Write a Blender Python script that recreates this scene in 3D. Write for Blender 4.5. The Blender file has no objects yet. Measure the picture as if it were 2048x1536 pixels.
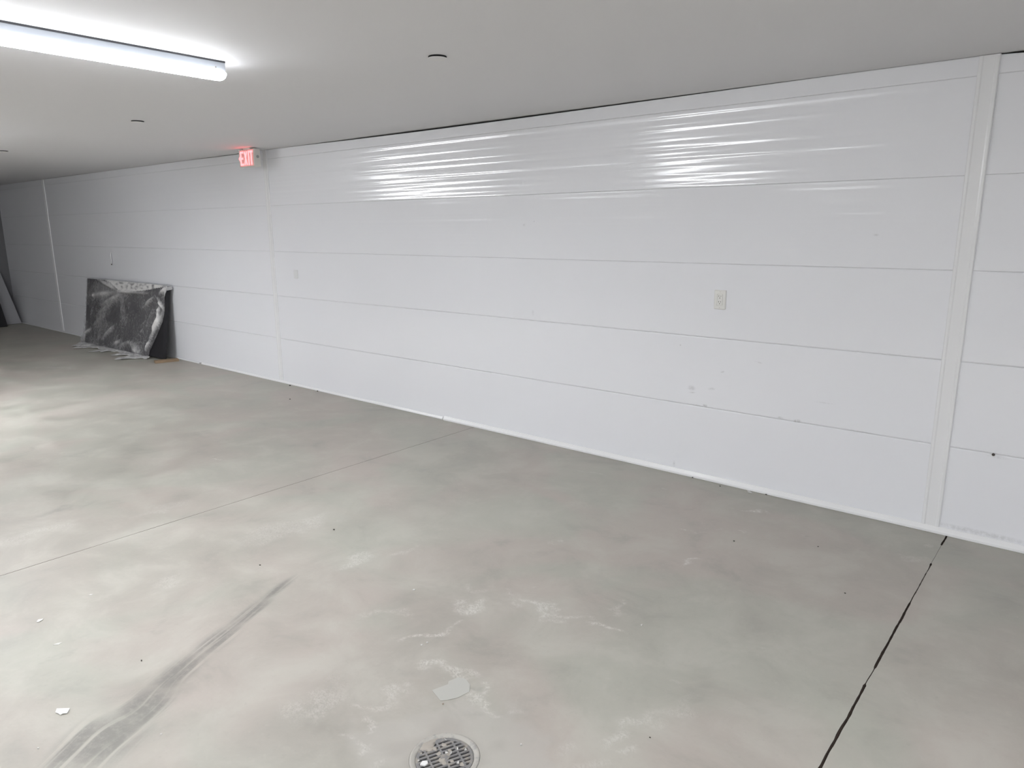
import bpy, bmesh, math, random
import numpy as np
from mathutils import Vector, Matrix, noise
random.seed(7)
SC = bpy.context.scene
COL = SC.collection
S = 1.58                                   # camera height (m)
H = 2.356                                  # ceiling height
CAMD = 4.1346                              # camera distance from the panelled wall (plane y = 0)
FPX, YAW, PITCH, ROLL = 1424.13, 0.69220637, 0.21436174, -0.00521754

# ------------------------------------------------------------------ camera
cy, sy, cp, sp = math.cos(YAW), math.sin(YAW), math.cos(PITCH), math.sin(PITCH)
fwd = Vector((-sy*cp, cy*cp, -sp)); rgt = Vector((cy, sy, 0)); up = rgt.cross(fwd)
r2 = rgt*math.cos(ROLL) + up*math.sin(ROLL); u2 = -rgt*math.sin(ROLL) + up*math.cos(ROLL)
CAM = Vector((0, -CAMD, S))
cd = bpy.data.cameras.new('camera'); cam = bpy.data.objects.new('camera', cd); COL.objects.link(cam)
cd.sensor_width = 36; cd.lens = 36*FPX/2048; cd.clip_start = .02; cd.clip_end = 100
m = Matrix((r2, u2, -fwd)).transposed().to_4x4(); m.translation = CAM; cam.matrix_world = m
SC.camera = cam

def ray(p): return r2*((p[0]-1024)/FPX) - u2*((p[1]-768)/FPX) + fwd
def plane(p, o, n):                        # measured photo point -> point on a real surface
    d = ray(p); t = (Vector(o)-CAM).dot(Vector(n))/d.dot(Vector(n)); return CAM + d*t
def W(x, y): return plane((x, y), (0, 0, 0), (0, 1, 0))
def F(x, y, z=0): return plane((x, y), (0, 0, z), (0, 0, 1))

# ------------------------------------------------------------------ helpers
def link(o, parent=None):
    COL.objects.link(o)
    if parent: o.parent = parent
    return o
def mesh(name, verts, faces, mats, parent=None, smooth=False, idx=None):
    me = bpy.data.meshes.new(name); me.from_pydata([tuple(v) for v in verts], [], faces); me.update()
    for mt in (mats if isinstance(mats, (list, tuple)) else [mats]): me.materials.append(mt)
    if idx:
        for p, i in zip(me.polygons, idx): p.material_index = i
    if smooth:
        for p in me.polygons: p.use_smooth = True
    return link(bpy.data.objects.new(name, me), parent)
def bmobj(name, bm, mat, parent=None, smooth=False):
    bmesh.ops.recalc_face_normals(bm, faces=bm.faces)
    me = bpy.data.meshes.new(name); bm.to_mesh(me); bm.free(); me.materials.append(mat)
    if smooth:
        for p in me.polygons: p.use_smooth = True
    return link(bpy.data.objects.new(name, me), parent)
def box(bm, c, s, rot=None, bevel=0, seg=2):
    r = bmesh.ops.create_cube(bm, size=1); vs = r['verts']
    for v in vs:
        v.co = Vector((v.co.x*s[0], v.co.y*s[1], v.co.z*s[2]))
    if bevel:
        es = list({e for v in vs for e in v.link_edges})
        g = bmesh.ops.bevel(bm, geom=es, offset=bevel, segments=seg, affect='EDGES', profile=.5)
        vs = list({v for f in g['faces'] for v in f.verts} | {v for v in vs if v.is_valid})
    for v in vs:
        if rot: v.co = rot @ v.co
        v.co += Vector(c)
    return vs
def cyl(bm, c, r, h, n=32, axis='Z', r2_=None):
    g = bmesh.ops.create_cone(bm, cap_ends=True, segments=n, radius1=r, radius2=r if r2_ is None else r2_, depth=h)
    R = {'Z': Matrix(), 'Y': Matrix.Rotation(math.pi/2, 4, 'X'), 'X': Matrix.Rotation(math.pi/2, 4, 'Y')}[axis]
    for v in g['verts']: v.co = (R @ v.co) + Vector(c)
def extrude_profile(bm, prof, p0, p1, ex, ez):
    """closed profile (a,b) swept from p0 to p1; a along ex, b along ez"""
    p0, p1, ex, ez = map(Vector, (p0, p1, ex, ez))
    A = [bm.verts.new(p0+ex*a+ez*b) for a, b in prof]; B = [bm.verts.new(p1+ex*a+ez*b) for a, b in prof]
    n = len(prof)
    for i in range(n): bm.faces.new((A[i], A[(i+1) % n], B[(i+1) % n], B[i]))
    bm.faces.new(A[::-1]); bm.faces.new(B)
def empty(name, loc):
    o = bpy.data.objects.new(name, None); o.empty_display_size = .05; o.location = loc
    return link(o)
def tag(o, label, cat, group=None):
    o['label'] = label; o['category'] = cat
    if group: o['group'] = group
    return o
def struct(o, label=None):
    o['kind'] = 'structure'
    if label: o['label'] = label
    return o
def child_at(o, root):                     # keep world placement of a part built in world coordinates
    o.parent = root; o.location = o.location - root.location
    return o

# ------------------------------------------------------------------ materials
def mat(name, col, rough=.5, metal=0, spec=.5, emit=None, estr=0):
    mt = bpy.data.materials.new(name); mt.use_nodes = True
    b = mt.node_tree.nodes['Principled BSDF']
    b.inputs['Base Color'].default_value = (*col, 1); b.inputs['Roughness'].default_value = rough
    b.inputs['Metallic'].default_value = metal; b.inputs['Specular IOR Level'].default_value = spec
    if emit:
        b.inputs['Emission Color'].default_value = (*emit, 1); b.inputs['Emission Strength'].default_value = estr
    return mt
class NT:
    """small node-building helper"""
    def __init__(s, mt): s.t = mt.node_tree; s.n = s.t.nodes; s.l = s.t.links; s.bsdf = s.n['Principled BSDF']
    def new(s, ty, **k):
        n = s.n.new(ty)
        for a, v in k.items(): setattr(n, a, v)
        return n
    def put(s, sock, v):
        if isinstance(v, bpy.types.NodeSocket): s.l.new(v, sock)
        else: sock.default_value = v
    def math(s, op, a, b=None, c=None, clamp=False):
        n = s.new('ShaderNodeMath', operation=op, use_clamp=clamp); s.put(n.inputs[0], a)
        if b is not None: s.put(n.inputs[1], b)
        if c is not None: s.put(n.inputs[2], c)
        return n.outputs[0]
    def vmath(s, op, a, b=None):
        n = s.new('ShaderNodeVectorMath', operation=op); s.put(n.inputs[0], a)
        if b is not None: s.put(n.inputs[1], b)
        return n
    def noise(s, vec, scale, detail=4, rough=.55, dist=0):
        n = s.new('ShaderNodeTexNoise'); s.put(n.inputs['Vector'], vec); n.inputs['Scale'].default_value = scale
        n.inputs['Detail'].default_value = detail; n.inputs['Roughness'].default_value = rough; n.inputs['Distortion'].default_value = dist
        return n.outputs['Fac']
    def ramp(s, v, a, b, lo=0., hi=1.):
        n = s.new('ShaderNodeMapRange', interpolation_type='SMOOTHSTEP'); s.put(n.inputs['Value'], v)
        n.inputs['From Min'].default_value = a; n.inputs['From Max'].default_value = b
        n.inputs['To Min'].default_value = lo; n.inputs['To Max'].default_value = hi
        return n.outputs[0]
    def mix(s, f, a, b, mode='MIX'):
        n = s.new('ShaderNodeMix', data_type='RGBA', blend_type=mode, clamp_factor=True); s.put(n.inputs[0], f)
        s.put(n.inputs[6], (*a, 1) if isinstance(a, tuple) else a); s.put(n.inputs[7], (*b, 1) if isinstance(b, tuple) else b)
        return n.outputs[2]
    def xyz(s, v):
        n = s.new('ShaderNodeSeparateXYZ'); s.put(n.inputs[0], v); return n.outputs
    def comb(s, x, y, z):
        n = s.new('ShaderNodeCombineXYZ'); s.put(n.inputs[0], x); s.put(n.inputs[1], y); s.put(n.inputs[2], z); return n.outputs[0]
    def maxall(s, L):
        r = L[0]
        for q in L[1:]: r = s.math('MAXIMUM', r, q)
        return r
    def blob(s, X, Y, cx, cy_, a, b, ang, soft=.5, st=1.):
        """soft ellipse mask around (cx,cy) with half axes a,b, long axis at angle ang"""
        n = s.new('ShaderNodeMapping', vector_type='TEXTURE'); s.put(n.inputs[0], X)
        n.inputs[1].default_value = (cx, cy_, 0) if Y != 'xz' else (cx, 0, cy_)
        n.inputs[2].default_value = (0, 0, ang) if Y != 'xz' else (0, -ang, 0)
        n.inputs[3].default_value = (a, b, 1e6) if Y != 'xz' else (a, 1e6, b)
        d = s.vmath('LENGTH', n.outputs[0]).outputs['Value']
        return s.ramp(d, 1.0, 1.0-soft, 0., st)

WHITE_PVC = (.80, .805, .82)
def wall_material():
    mt = mat('white_pvc_panel', WHITE_PVC, .13, 0, .40); N = NT(mt)
    pos = N.new('ShaderNodeNewGeometry').outputs['Position']; x, y, z = N.xyz(pos)
    # scuffs with shapes of their own
    marks = [(1383,776,.035,.022,0,.55),(1384,785,.03,.006,.1,.5),(1423,778,.03,.011,.15,.5),(1410,811,.02,.012,0,.9),(1397,811,.05,.004,-.1,.5),
             (1594,842,.03,.012,.1,.9),(1560,835,.03,.008,0,.55),(1361,690,.006,.006,0,1.2),(1445,744,.02,.007,.3,.5),(1517,725,.03,.006,-.1,.45),
             (1068,443,.007,.007,0,.9),(1048,450,.02,.012,0,.3),(1752,470,.02,.008,0,.35),(1348,928,.012,.03,0,.4),(1985,909,.016,.006,0,1.2),
             (1995,914,.06,.012,-.05,.3),(1066,626,.018,.028,0,.25),(1650,806,.07,.006,0,.3),(980,745,.06,.01,0,.25),(1720,863,.14,.004,-.02,.45),(1860,1048,.05,.005,0,1.2),(1960,1066,.3,.02,0,.5)]
    ms = []
    for px, py, a, b, ang, st in marks:
        p = W(px, py); ms.append(N.blob(pos, 'xz', p.x, p.z, a, b, ang, .8, st))
    msk = N.maxall(ms)
    nz = N.noise(pos, 55, 4, .7)
    msk = N.math('MULTIPLY', msk, N.ramp(nz, .3, .62), clamp=True)
    big = N.noise(pos, .55, 2, .5)
    base = N.mix(big, (.862, .870, .912), (.882, .887, .922))
    col = N.mix(N.math('MULTIPLY', msk, .5), base, (.22, .21, .20))
    N.put(N.bsdf.inputs['Base Color'], col)
    # lengthwise brushed sheen of the extruded skin: soft vertically, sharp along the panel
    N.put(N.bsdf.inputs['Roughness'], N.ramp(N.noise(N.comb(N.math('MULTIPLY', x, .3), 0., N.math('MULTIPLY', z, 30.)), 1.5, 3), .3, .7, .08, .125))
    N.bsdf.inputs['Anisotropic'].default_value = .98
    N.put(N.bsdf.inputs['Tangent'], N.comb(1., 0., 0.))
    return mt
M_wall = wall_material()
M_trim = mat('white_vinyl_trim', (.865, .868, .885), .22, 0, .5)
M_base = mat('white_base_trim', (.89, .89, .90), .25, 0, .5)
M_plain = mat('painted_white_wall', (.72, .72, .72), .6)
M_dark = mat('cavity_shade', (.012, .012, .013), .9)  # near-black colour stands in for the shade inside enclosed gaps

def ceiling_material():
    mt = mat('ceiling_paint', (.70, .69, .69), .75, 0, .3); N = NT(mt)
    pos = N.new('ShaderNodeNewGeometry').outputs['Position']
    N.put(N.bsdf.inputs['Base Color'], N.mix(N.noise(pos, .35, 2), (.742, .738, .75), (.765, .758, .775)))
    b = N.new('ShaderNodeBump'); b.inputs['Strength'].default_value = .12; b.inputs['Distance'].default_value = .002
    N.put(b.inputs['Height'], N.noise(pos, 220, 3)); N.put(N.bsdf.inputs['Normal'], b.outputs[0])
    return mt
M_ceil = ceiling_material()

DRC = Vector((-1.368, -2.817, 0))
# marks with shapes of their own on the concrete; kept as point attributes of the slab mesh
# pale scraped plaster marks : (centre, half length, half width, second point along it, strength)
SCRAPES = [(945,1212,.10,.045,(905,1215),.9),(860,1262,.12,.03,(830,1272),.85),(1085,1208,.15,.028,(1030,1165),.85),(1130,1222,.10,.025,(1100,1210),.6),
          (1215,1262,.10,.020,(1175,1252),.95),(850,1335,.10,.03,(810,1315),.85),(890,1352,.06,.03,(860,1340),.7),(960,1392,.07,.03,(940,1380),.85),
          (985,1412,.06,.02,(960,1405),.5),(752,1430,.07,.022,(748,1400),.8),(760,1390,.10,.022,(720,1400),.45),(1372,1124,.10,.022,(1345,1140),.9),
          (1508,1016,.14,.016,(1480,1012),1.),(1395,1058,.05,.02,(1405,1056),.8),(1432,1054,.06,.016,(1420,1056),.7),(1492,1070,.04,.012,(1488,1066),.5),
          (700,1122,.16,.06,(670,1135),.6),(805,1100,.10,.03,(780,1110),.4),(1240,1440,.10,.04,(1215,1455),.55),(1265,1500,.05,.02,(1260,1480),.6),
          (735,1482,.06,.012,(715,1482),.55),(640,1040,.18,.10,(600,1060),.4),(420,920,.08,.03,(410,915),.9),(310,1020,.2,.06,(280,1030),.25),
          (560,1060,.3,.16,(500,1080),.3),(1810,1108,.12,.04,(1780,1100),.35),(1850,1092,.05,.02,(1850,1080),.5),(640,1400,.14,.08,(620,1440),.35),(320,1165,.12,.05,(310,1170),.3),
          (700,800,.12,.02,(690,800),.5),(762,816,.1,.02,(750,815),.5),(110,735,.5,.06,(90,735),.4),(1185,946,.1,.012,(1175,943),.4),(60,1070,.3,.12,(20,1080),.3),(1330,984,.06,.02,(1320,983),.4),(1110,1078,.06,.015,(1100,1076),.5),(1035,1195,.06,.03,(1010,1190),.55),(905,1240,.07,.015,(880,1250),.6),(1255,1222,.06,.02,(1240,1215),.4),(1195,1240,.05,.02,(1180,1232),.7),(820,1340,.06,.03,(800,1325),.6),(950,1372,.04,.02,(940,1362),.8),(1010,1418,.08,.01,(980,1412),.5),(975,1175,.10,.03,(950,1170),.35),(770,1220,.10,.04,(750,1215),.3),(1330,1420,.14,.05,(1300,1430),.3),(1180,1500,.1,.05,(1150,1505),.3),(1345,1345,.05,.02,(1340,1335),.35),(1505,1300,.05,.02,(1500,1290),.25),(700,1470,.05,.012,(690,1472),.4),(745,1520,.05,.02,(740,1510),.4)]
# dark oily smudges
SMUDGES = [(105,1025,.18,.07,(160,1012),.7),(70,895,.2,.06,(90,885),.5),(170,905,.3,.08,(210,895),.4),(290,905,.3,.06,(330,900),.3),(395,870,.25,.1,(430,868),.45),
          (250,825,.4,.08,(290,825),.25),(925,1385,.06,.03,(935,1380),.5),(945,1432,.10,.05,(965,1420),.4),(800,1350,.08,.04,(830,1345),.3),(410,1120,.1,.03,(420,1124),.3),
          (1623,1078,.03,.01,(1630,1078),.8),(100,1395,.05,.02,(110,1394),.6),(100,1360,.05,.018,(110,1358),.5),(95,1330,.05,.015,(110,1328),.4),(180,1265,.07,.02,(200,1255),.4),
          (205,1283,.05,.025,(215,1275),.4),(330,1255,.12,.03,(350,1235),.4),(340,1225,.1,.03,(360,1205),.3),(1080,1400,.2,.06,(1110,1385),.3),(130,980,.2,.05,(160,975),.3),(1080,1110,.2,.08,(1120,1105),.25)]
# tyre track : streaky segments (start, end, half width)
TYRES = [((590,1152),(520,1205),.035),((540,1195),(455,1262),.06),((480,1245),(385,1318),.075),((410,1300),(300,1392),.085),((330,1370),(240,1452),.11),((270,1420),(150,1545),.15),((350,1385),(250,1470),.05),((200,1430),(90,1560),.08)]
def vnoise(x, y, seed):
    """smooth 2-D value noise, 0..1"""
    xi = np.floor(x).astype(np.int64); yi = np.floor(y).astype(np.int64); fx = x-xi; fy = y-yi
    fx = fx*fx*(3-2*fx); fy = fy*fy*(3-2*fy)
    def h(a, b):
        n = (a*374761393 + b*668265263 + seed*1274126177) & 0xffffffff
        n = ((n ^ (n >> 13))*1274126177) & 0xffffffff
        return ((n ^ (n >> 16)) & 0xffff)/65535.
    return (h(xi, yi)*(1-fx)+h(xi+1, yi)*fx)*(1-fy)+(h(xi, yi+1)*(1-fx)+h(xi+1, yi+1)*fx)*fy
def fnoise(x, y, seed, octv=3):
    r = 0; a = .5; t = 0
    for o in range(octv): r = r+a*vnoise(x*2**o, y*2**o, seed+o); t += a; a *= .55
    return r/t
def sstep(v, a, b):
    t = np.clip((v-a)/(b-a), 0, 1); return t*t*(3-2*t)
def ell(x, y, c, a, b, ang, soft):
    dx, dy = x-c[0], y-c[1]; ca, sa = math.cos(ang), math.sin(ang)
    return sstep(np.hypot((dx*ca+dy*sa)/a, (-dx*sa+dy*ca)/b), 1., 1.-soft)
def floor_masks(x, y):
    wx = x+.24*(fnoise(x*9, y*9, 3)-.5); wy = y+.24*(fnoise(x*9, y*9, 17)-.5)
    def marks(L, soft):
        r = np.zeros_like(x)
        for px, py, a, b, al, st in L:
            p = F(px, py); q = F(*al); r = np.maximum(r, st*ell(wx, wy, p, a, b, math.atan2(q.y-p.y, q.x-p.x), soft))
        return r
    ty = np.zeros_like(x); ws = np.full_like(x, 1e-9); lat = np.zeros_like(x)
    for k, (p0, p1, w) in enumerate(TYRES):
        a = F(*p0); b = F(*p1); c = (a+b)/2; L = (b-a).length/2; ang = math.atan2(b.y-a.y, b.x-a.x); ca, sa = math.cos(ang), math.sin(ang)
        e = ell(x, y, c, L*1.35, w, ang, .75); ty = np.maximum(ty, e)
        g = ell(x, y, c, L*2.2, w*2.5, ang, .95)**2; ws += g; lat += g*(-(x-c.x)*sa+(y-c.y)*ca)
    col = np.maximum(ell(wx, wy, (-1.42, -2.76), .34, .24, .75, .25), ell(wx, wy, (-1.27, -2.70), .22, .20, .2, .3))
    gr = sstep(np.hypot(wx-DRC.x, wy-DRC.y), .17, .10)
    return dict(scrape=marks(SCRAPES, .7), smudge=marks(SMUDGES, .9), tyre=ty, tyre_across=lat/ws, collar=col, grime=gr)
def floor_material():
    mt = mat('concrete_slab', (.5, .47, .44), .55, 0, .4); N = NT(mt)
    pos = N.new('ShaderNodeNewGeometry').outputs['Position']; x, y, z = N.xyz(pos)
    def at(n): return N.new('ShaderNodeAttribute', attribute_name=n).outputs['Fac']
    big = N.noise(pos, .75, 3, .6, .6); med = N.noise(pos, 3.2, 5, .62, .4); fine = N.noise(pos, 34, 3, .7); tint = N.noise(N.vmath('ADD', pos, (7., 3., 0.)).outputs[0], 1.15, 2, .55, .8)
    c = N.mix(N.ramp(tint, .38, .62), FLOOR_A, FLOOR_B)
    c = N.mix(N.ramp(big, .3, .7, 0, .75), c, FLOOR_D)
    c = N.mix(N.ramp(med, .42, .70, 0, .5), c, FLOOR_L)
    c = N.mix(N.ramp(med, .47, .26, 0, .5), c, FLOOR_K)
    c = N.mix(N.ramp(fine, .55, .8, 0, .18), c, FLOOR_L)
    c = N.mix(N.ramp(fine, .42, .25, 0, .16), c, FLOOR_K)
    c = N.mix(N.math('MULTIPLY', at('collar'), .5), c, (.485, .463, .430))
    sn = N.noise(N.comb(N.math('ADD', N.math('MULTIPLY', x, 1.6), N.math('MULTIPLY', y, .8)), N.math('MULTIPLY', y, 1.9), 0.), 46, 4, .75, 1.2)
    scm = N.math('MULTIPLY', at('scrape'), N.ramp(sn, .38, .62), clamp=True)
    c = N.mix(N.math('MULTIPLY', scm, .85), c, (.70, .68, .64))
    dm = N.math('MULTIPLY', at('smudge'), N.ramp(N.noise(pos, 21, 3, .7), .25, .6), clamp=True)
    c = N.mix(N.math('MULTIPLY', dm, .55), c, (.25, .235, .215))
    st = N.noise(N.comb(N.math('MULTIPLY', y, 1.4), N.math('MULTIPLY', at('tyre_across'), 34.), 0.), 1.0, 2, .6)
    tmk = N.math('MULTIPLY', N.math('MULTIPLY', at('tyre'), N.ramp(st, .36, .54)), N.ramp(fine, .2, .6, .55, 1.))
    c = N.mix(N.math('MULTIPLY', tmk, .85), c, (.215, .207, .192))
    c = N.mix(N.math('MULTIPLY', at('grime'), .4), c, (.36, .33, .30))
    N.put(N.bsdf.inputs['Base Color'], c)
    N.put(N.bsdf.inputs['Roughness'], N.ramp(med, .3, .7, .42, .62))
    bp = N.new('ShaderNodeBump'); bp.inputs['Strength'].default_value = .25; bp.inputs['Distance'].default_value = .003
    N.put(bp.inputs['Height'], N.math('ADD', N.math('MULTIPLY', fine, .5), med)); N.put(N.bsdf.inputs['Normal'], bp.outputs[0])
    return mt
FLOOR_A = (.430, .425, .372); FLOOR_B = (.462, .414, .374); FLOOR_D = (.372, .353, .312); FLOOR_L = (.54, .525, .472); FLOOR_K = (.302, .286, .252)
M_floor = floor_material()
M_joint = mat('joint_filler', (.085, .062, .05), .9)

# ------------------------------------------------------------------ room shell
XL, XR, YF = -14.95, 4.2, -11.6            # left end wall, right wall, wall behind the camera
J1, J2 = -3.819, -.467                     # saw-cut joints

def floor():
    V, Fc, I = [], [], []
    def add(pts, mi=0):
        k = len(V); V.extend(pts); Fc.append(list(range(k, k+len(pts)))); I.append(mi)
    y0, y1 = YF, .12
    def gap(j, y):
        if j == 1: return .0032 + .0012*noise.noise(Vector((y*3, 5, 0)))
        g = .0085 + .004*noise.noise(Vector((y*6, 1, 0))) + .003*noise.noise(Vector((y*31, 2, 0)))
        if -.42 < y < -.16: g *= .12
        if -.9 < y < -.45: g *= .45 + .3*noise.noise(Vector((y*40, 2, 4)))
        if -1.62 < y < -1.5: g *= .35
        return max(g, .0004)
    def wob(j, y): return (.0012 if j == 1 else .004)*noise.noise(Vector((y*9, 11*j, 3)))
    hx, hy, q, n, R = DRC.x, DRC.y, .2, 64, .109
    def steps(a, b, d): k = max(1, round((b-a)/d)); return [a+(b-a)*i/k for i in range(k)]
    ys = steps(y0, -3.8, .4)+steps(-3.8, hy-q, .0125)+steps(hy-q, hy+q, .0125)+steps(hy+q, y1, .0125)+[y1]
    E = {}
    for j, xj in ((1, J1), (2, J2)):
        E[j] = [(xj+wob(j, y)-gap(j, y)/2, xj+wob(j, y)+gap(j, y)/2, y) for y in ys]
    def grid(xs, left=None, right=None):
        """quads over columns xs; first / last column may follow a joint edge"""
        k = len(V); w = len(ys)
        for i, x in enumerate(xs):
            for r, y in enumerate(ys):
                if i == 0 and left: xx = left[r]
                elif i == len(xs)-1 and right: xx = right[r]
                else: xx = x
                V.append((xx, y, 0))
        for i in range(len(xs)-1):
            for r in range(w-1):
                if xs[i] > hx-q-1e-6 and xs[i+1] < hx+q+1e-6 and ys[r] > hy-q-1e-6 and ys[r+1] < hy+q+1e-6: continue
                a = k+i*w+r; Fc.append([a, a+w, a+w+1, a+1]); I.append(0)
    grid(steps(XL-.1, -11., .5)+steps(-11., -6.2, .04)+steps(-6.2, J1, .0125)+[J1], right=[e[0] for e in E[1]])
    grid(steps(J1, hx-q, .0125)+steps(hx-q, hx+q, .0125)+steps(hx+q, J2, .0125)+[J2], left=[e[1] for e in E[1]], right=[e[0] for e in E[2]])
    grid(steps(J2, .5, .0125)+steps(.5, XR+.1, .3)+[XR+.1], left=[e[1] for e in E[2]])
    def sq(t):
        c, s_ = math.cos(t), math.sin(t); k = q/max(abs(c), abs(s_)); return Vector((hx+c*k, hy+s_*k, 0))
    for i in range(n):
        t0, t1 = 2*math.pi*i/n, 2*math.pi*(i+1)/n
        c0 = Vector((hx+R*math.cos(t0), hy+R*math.sin(t0), 0)); c1 = Vector((hx+R*math.cos(t1), hy+R*math.sin(t1), 0)); d = Vector((0, 0, .03))
        for k in range(6):
            f0, f1 = k/6, (k+1)/6
            add([tuple(c0.lerp(sq(t0), f0)), tuple(c0.lerp(sq(t0), f1)), tuple(c1.lerp(sq(t1), f1)), tuple(c1.lerp(sq(t1), f0))])
        add([tuple(c1), tuple(c1-d), tuple(c0-d), tuple(c0)])
    for j in (1, 2):                       # joint walls and joint bottom
        for p, q_ in zip(E[j][:-1], E[j][1:]):
            d = -.014
            add([(p[0], p[2], 0), (p[0], p[2], d), (q_[0], q_[2], d), (q_[0], q_[2], 0)], 1)
            add([(p[1], p[2], 0), (q_[1], q_[2], 0), (q_[1], q_[2], d), (p[1], p[2], d)], 1)
            add([(p[0], p[2], d), (p[1], p[2], d), (q_[1], q_[2], d), (q_[0], q_[2], d)], 1)
    o = mesh('floor', V, Fc, [M_floor, M_joint], idx=I)
    bm = bmesh.new(); bm.from_mesh(o.data)
    for f in bm.faces:                     # flat slab tops face up
        if all(abs(v.co.z) < 1e-6 for v in f.verts):
            f.normal_update()
            if f.normal.z < 0: f.normal_flip()
    bm.to_mesh(o.data); bm.free()
    co = np.array([v for p in V for v in p], dtype=np.float64).reshape(-1, 3)
    for nm, val in floor_masks(co[:, 0], co[:, 1]).items():
        o.data.attributes.new(nm, 'FLOAT', 'POINT').data.foreach_set('value', val.astype(np.float32))
    struct(o)
floor()

o = mesh('ceiling', [(XL-.1, YF-.1, H), (XR+.1, YF-.1, H), (XR+.1, .16, H), (XL-.1, .16, H), (XL-.1, YF-.1, H+.1), (XR+.1, YF-.1, H+.1), (XR+.1, .16, H+.1), (XL-.1, .16, H+.1)],
         [(0, 3, 2, 1), (4, 5, 6, 7), (0, 1, 5, 4), (1, 2, 6, 5), (2, 3, 7, 6), (3, 0, 4, 7)], M_ceil)
struct(o)

SEAMS = [.012, .474, .918, 1.369, 1.82, 2.268]
def gaptop(x):
    """uneven gap between the top of the panelling and the ceiling"""
    pts = [(-15, .0008), (-8.2, .0008), (-7.6, .004), (-7.1, .005), (-6.8, .001), (-6.0, .001), (-5.3, .008), (-4.2, .013), (-3.2, .011), (-2.6, .008), (-2.0, .005), (-1.5, .002), (-1.1, .0008), (-.56, .0008), (-.53, .009), (0, .012), (5, .01)]
    for (a, u), (b, v) in zip(pts[:-1], pts[1:]):
        if a <= x <= b: return u + (v-u)*(x-a)/(b-a)
    return .001
def panel_wall():
    V, Fc, I = [], [], []
    xs = [XL + i*(XR-XL)/120 for i in range(121)]
    phases = [(random.uniform(0, 6.28), random.uniform(0, 6.28), random.uniform(-.5, .5)) for _ in range(40)]
    n_rows = len(SEAMS)
    for si in range(n_rows):
        za, zb0 = SEAMS[si], (SEAMS[si+1] if si+1 < n_rows else None)
        grow = [.00015, .0002, .00025, .0007, .0007, .0006][si]
        m_ = (100 if si > 2 else 50) if zb0 else 14
        off = len(V)
        dish = [0, .0003, .0003, .0012, .0056, 0][si]
        for x in xs:
            zb = zb0 if zb0 else H-gaptop(x)
            L = zb-za
            lg = grow*(.35 if x < -6.6 else 1)
            for k in range(m_+1):
                t = k/m_; z = za+L*t
                y = dish*(1-(2*t-1)**2)
                for q in range(7):          # fine lengthwise ripples of the extruded panel
                    lam = [.085, .061, .043, .034, .028, .023, .14][q]; a, b, cc = phases[(si*7+q) % 40]
                    sl = [.011, .012, .013, .012, .010, .008, .005][q]*[.3, .3, .3, .75, 1, .6][si]
                    y += sl*lam/6.283*math.sin(6.283*z/lam + a + .5*math.sin(x*.7+b) + x*cc*.25)
                V.append((x, y, z))
        w = m_+1
        for i in range(len(xs)-1):
            for k in range(m_):
                a = off+i*w+k
                Fc.append((a, a+1, a+w+1, a+w)); I.append(0)
        # groove lips at the bottom edge and the top edge, turned back into the wall
        for k, dz in ((0, grow), (m_, -grow)):
            o2 = len(V)
            for i, x in enumerate(xs):
                vx, vy, vz = V[off+i*w+k]
                vis = (.3 if x < -6.6 else 1.)*(.55+.45*noise.noise(Vector((x*.8, si*3.1, 0))))
                V[off+i*w+k] = (vx, vy, vz+dz*max(vis, .1)); V.append((vx, .02, vz+dz*max(vis, .1)))
            for i in range(len(xs)-1):
                a = off+i*w+k; b = a+w
                Fc.append((a, b, o2+i+1, o2+i) if k == 0 else (a, o2+i, o2+i+1, b)); I.append(1 if zb0 is None and k else 0)
    # backing that closes the wall behind the panels
    k = len(V); V += [(XL-.1, .022, -.01), (XR+.1, .022, -.01), (XR+.1, .022, H-.03), (XL-.1, .022, H-.03), (XL-.1, .15, -.01), (XR+.1, .15, -.01), (XR+.1, .15, H+.02), (XL-.1, .15, H+.02), (XL-.1, .15, H-.03), (XR+.1, .15, H-.03)]
    Fc += [(k, k+1, k+2, k+3), (k+4, k+5, k+6, k+7), (k+3, k+2, k+9, k+8)]; I += [1, 1, 1]
    o = mesh('wall_back', V, Fc, [M_wall, M_dark], idx=I)
    for p in o.data.polygons: p.use_smooth = len(p.vertices) == 4 and abs(p.normal.y) > .5 and p.material_index == 0
    return struct(o, 'glossy white horizontal panelled wall')
panel_wall()
def slabwall(name, a, b):
    bm = bmesh.new(); c = [(p+q)/2 for p, q in zip(a, b)]; box(bm, c, [q-p for p, q in zip(a, b)]); return struct(bmobj(name, bm, M_plain))
M_plain = mat('dim_corner_grey_wall', (.19, .19, .20), .7)  # coloured dark to hold down bounce light, so the far left end stays dim
slabwall('wall_left', (XL-.12, YF-.1, -.02), (XL, .15, H))
M_plain = mat('painted_white_end_wall', (.72, .72, .72), .6)
slabwall('wall_right', (XR, YF-.1, -.02), (XR+.12, .15, H))
slabwall('wall_front', (XL-.1, YF-.12, -.02), (XR+.1, YF, H))

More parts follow.
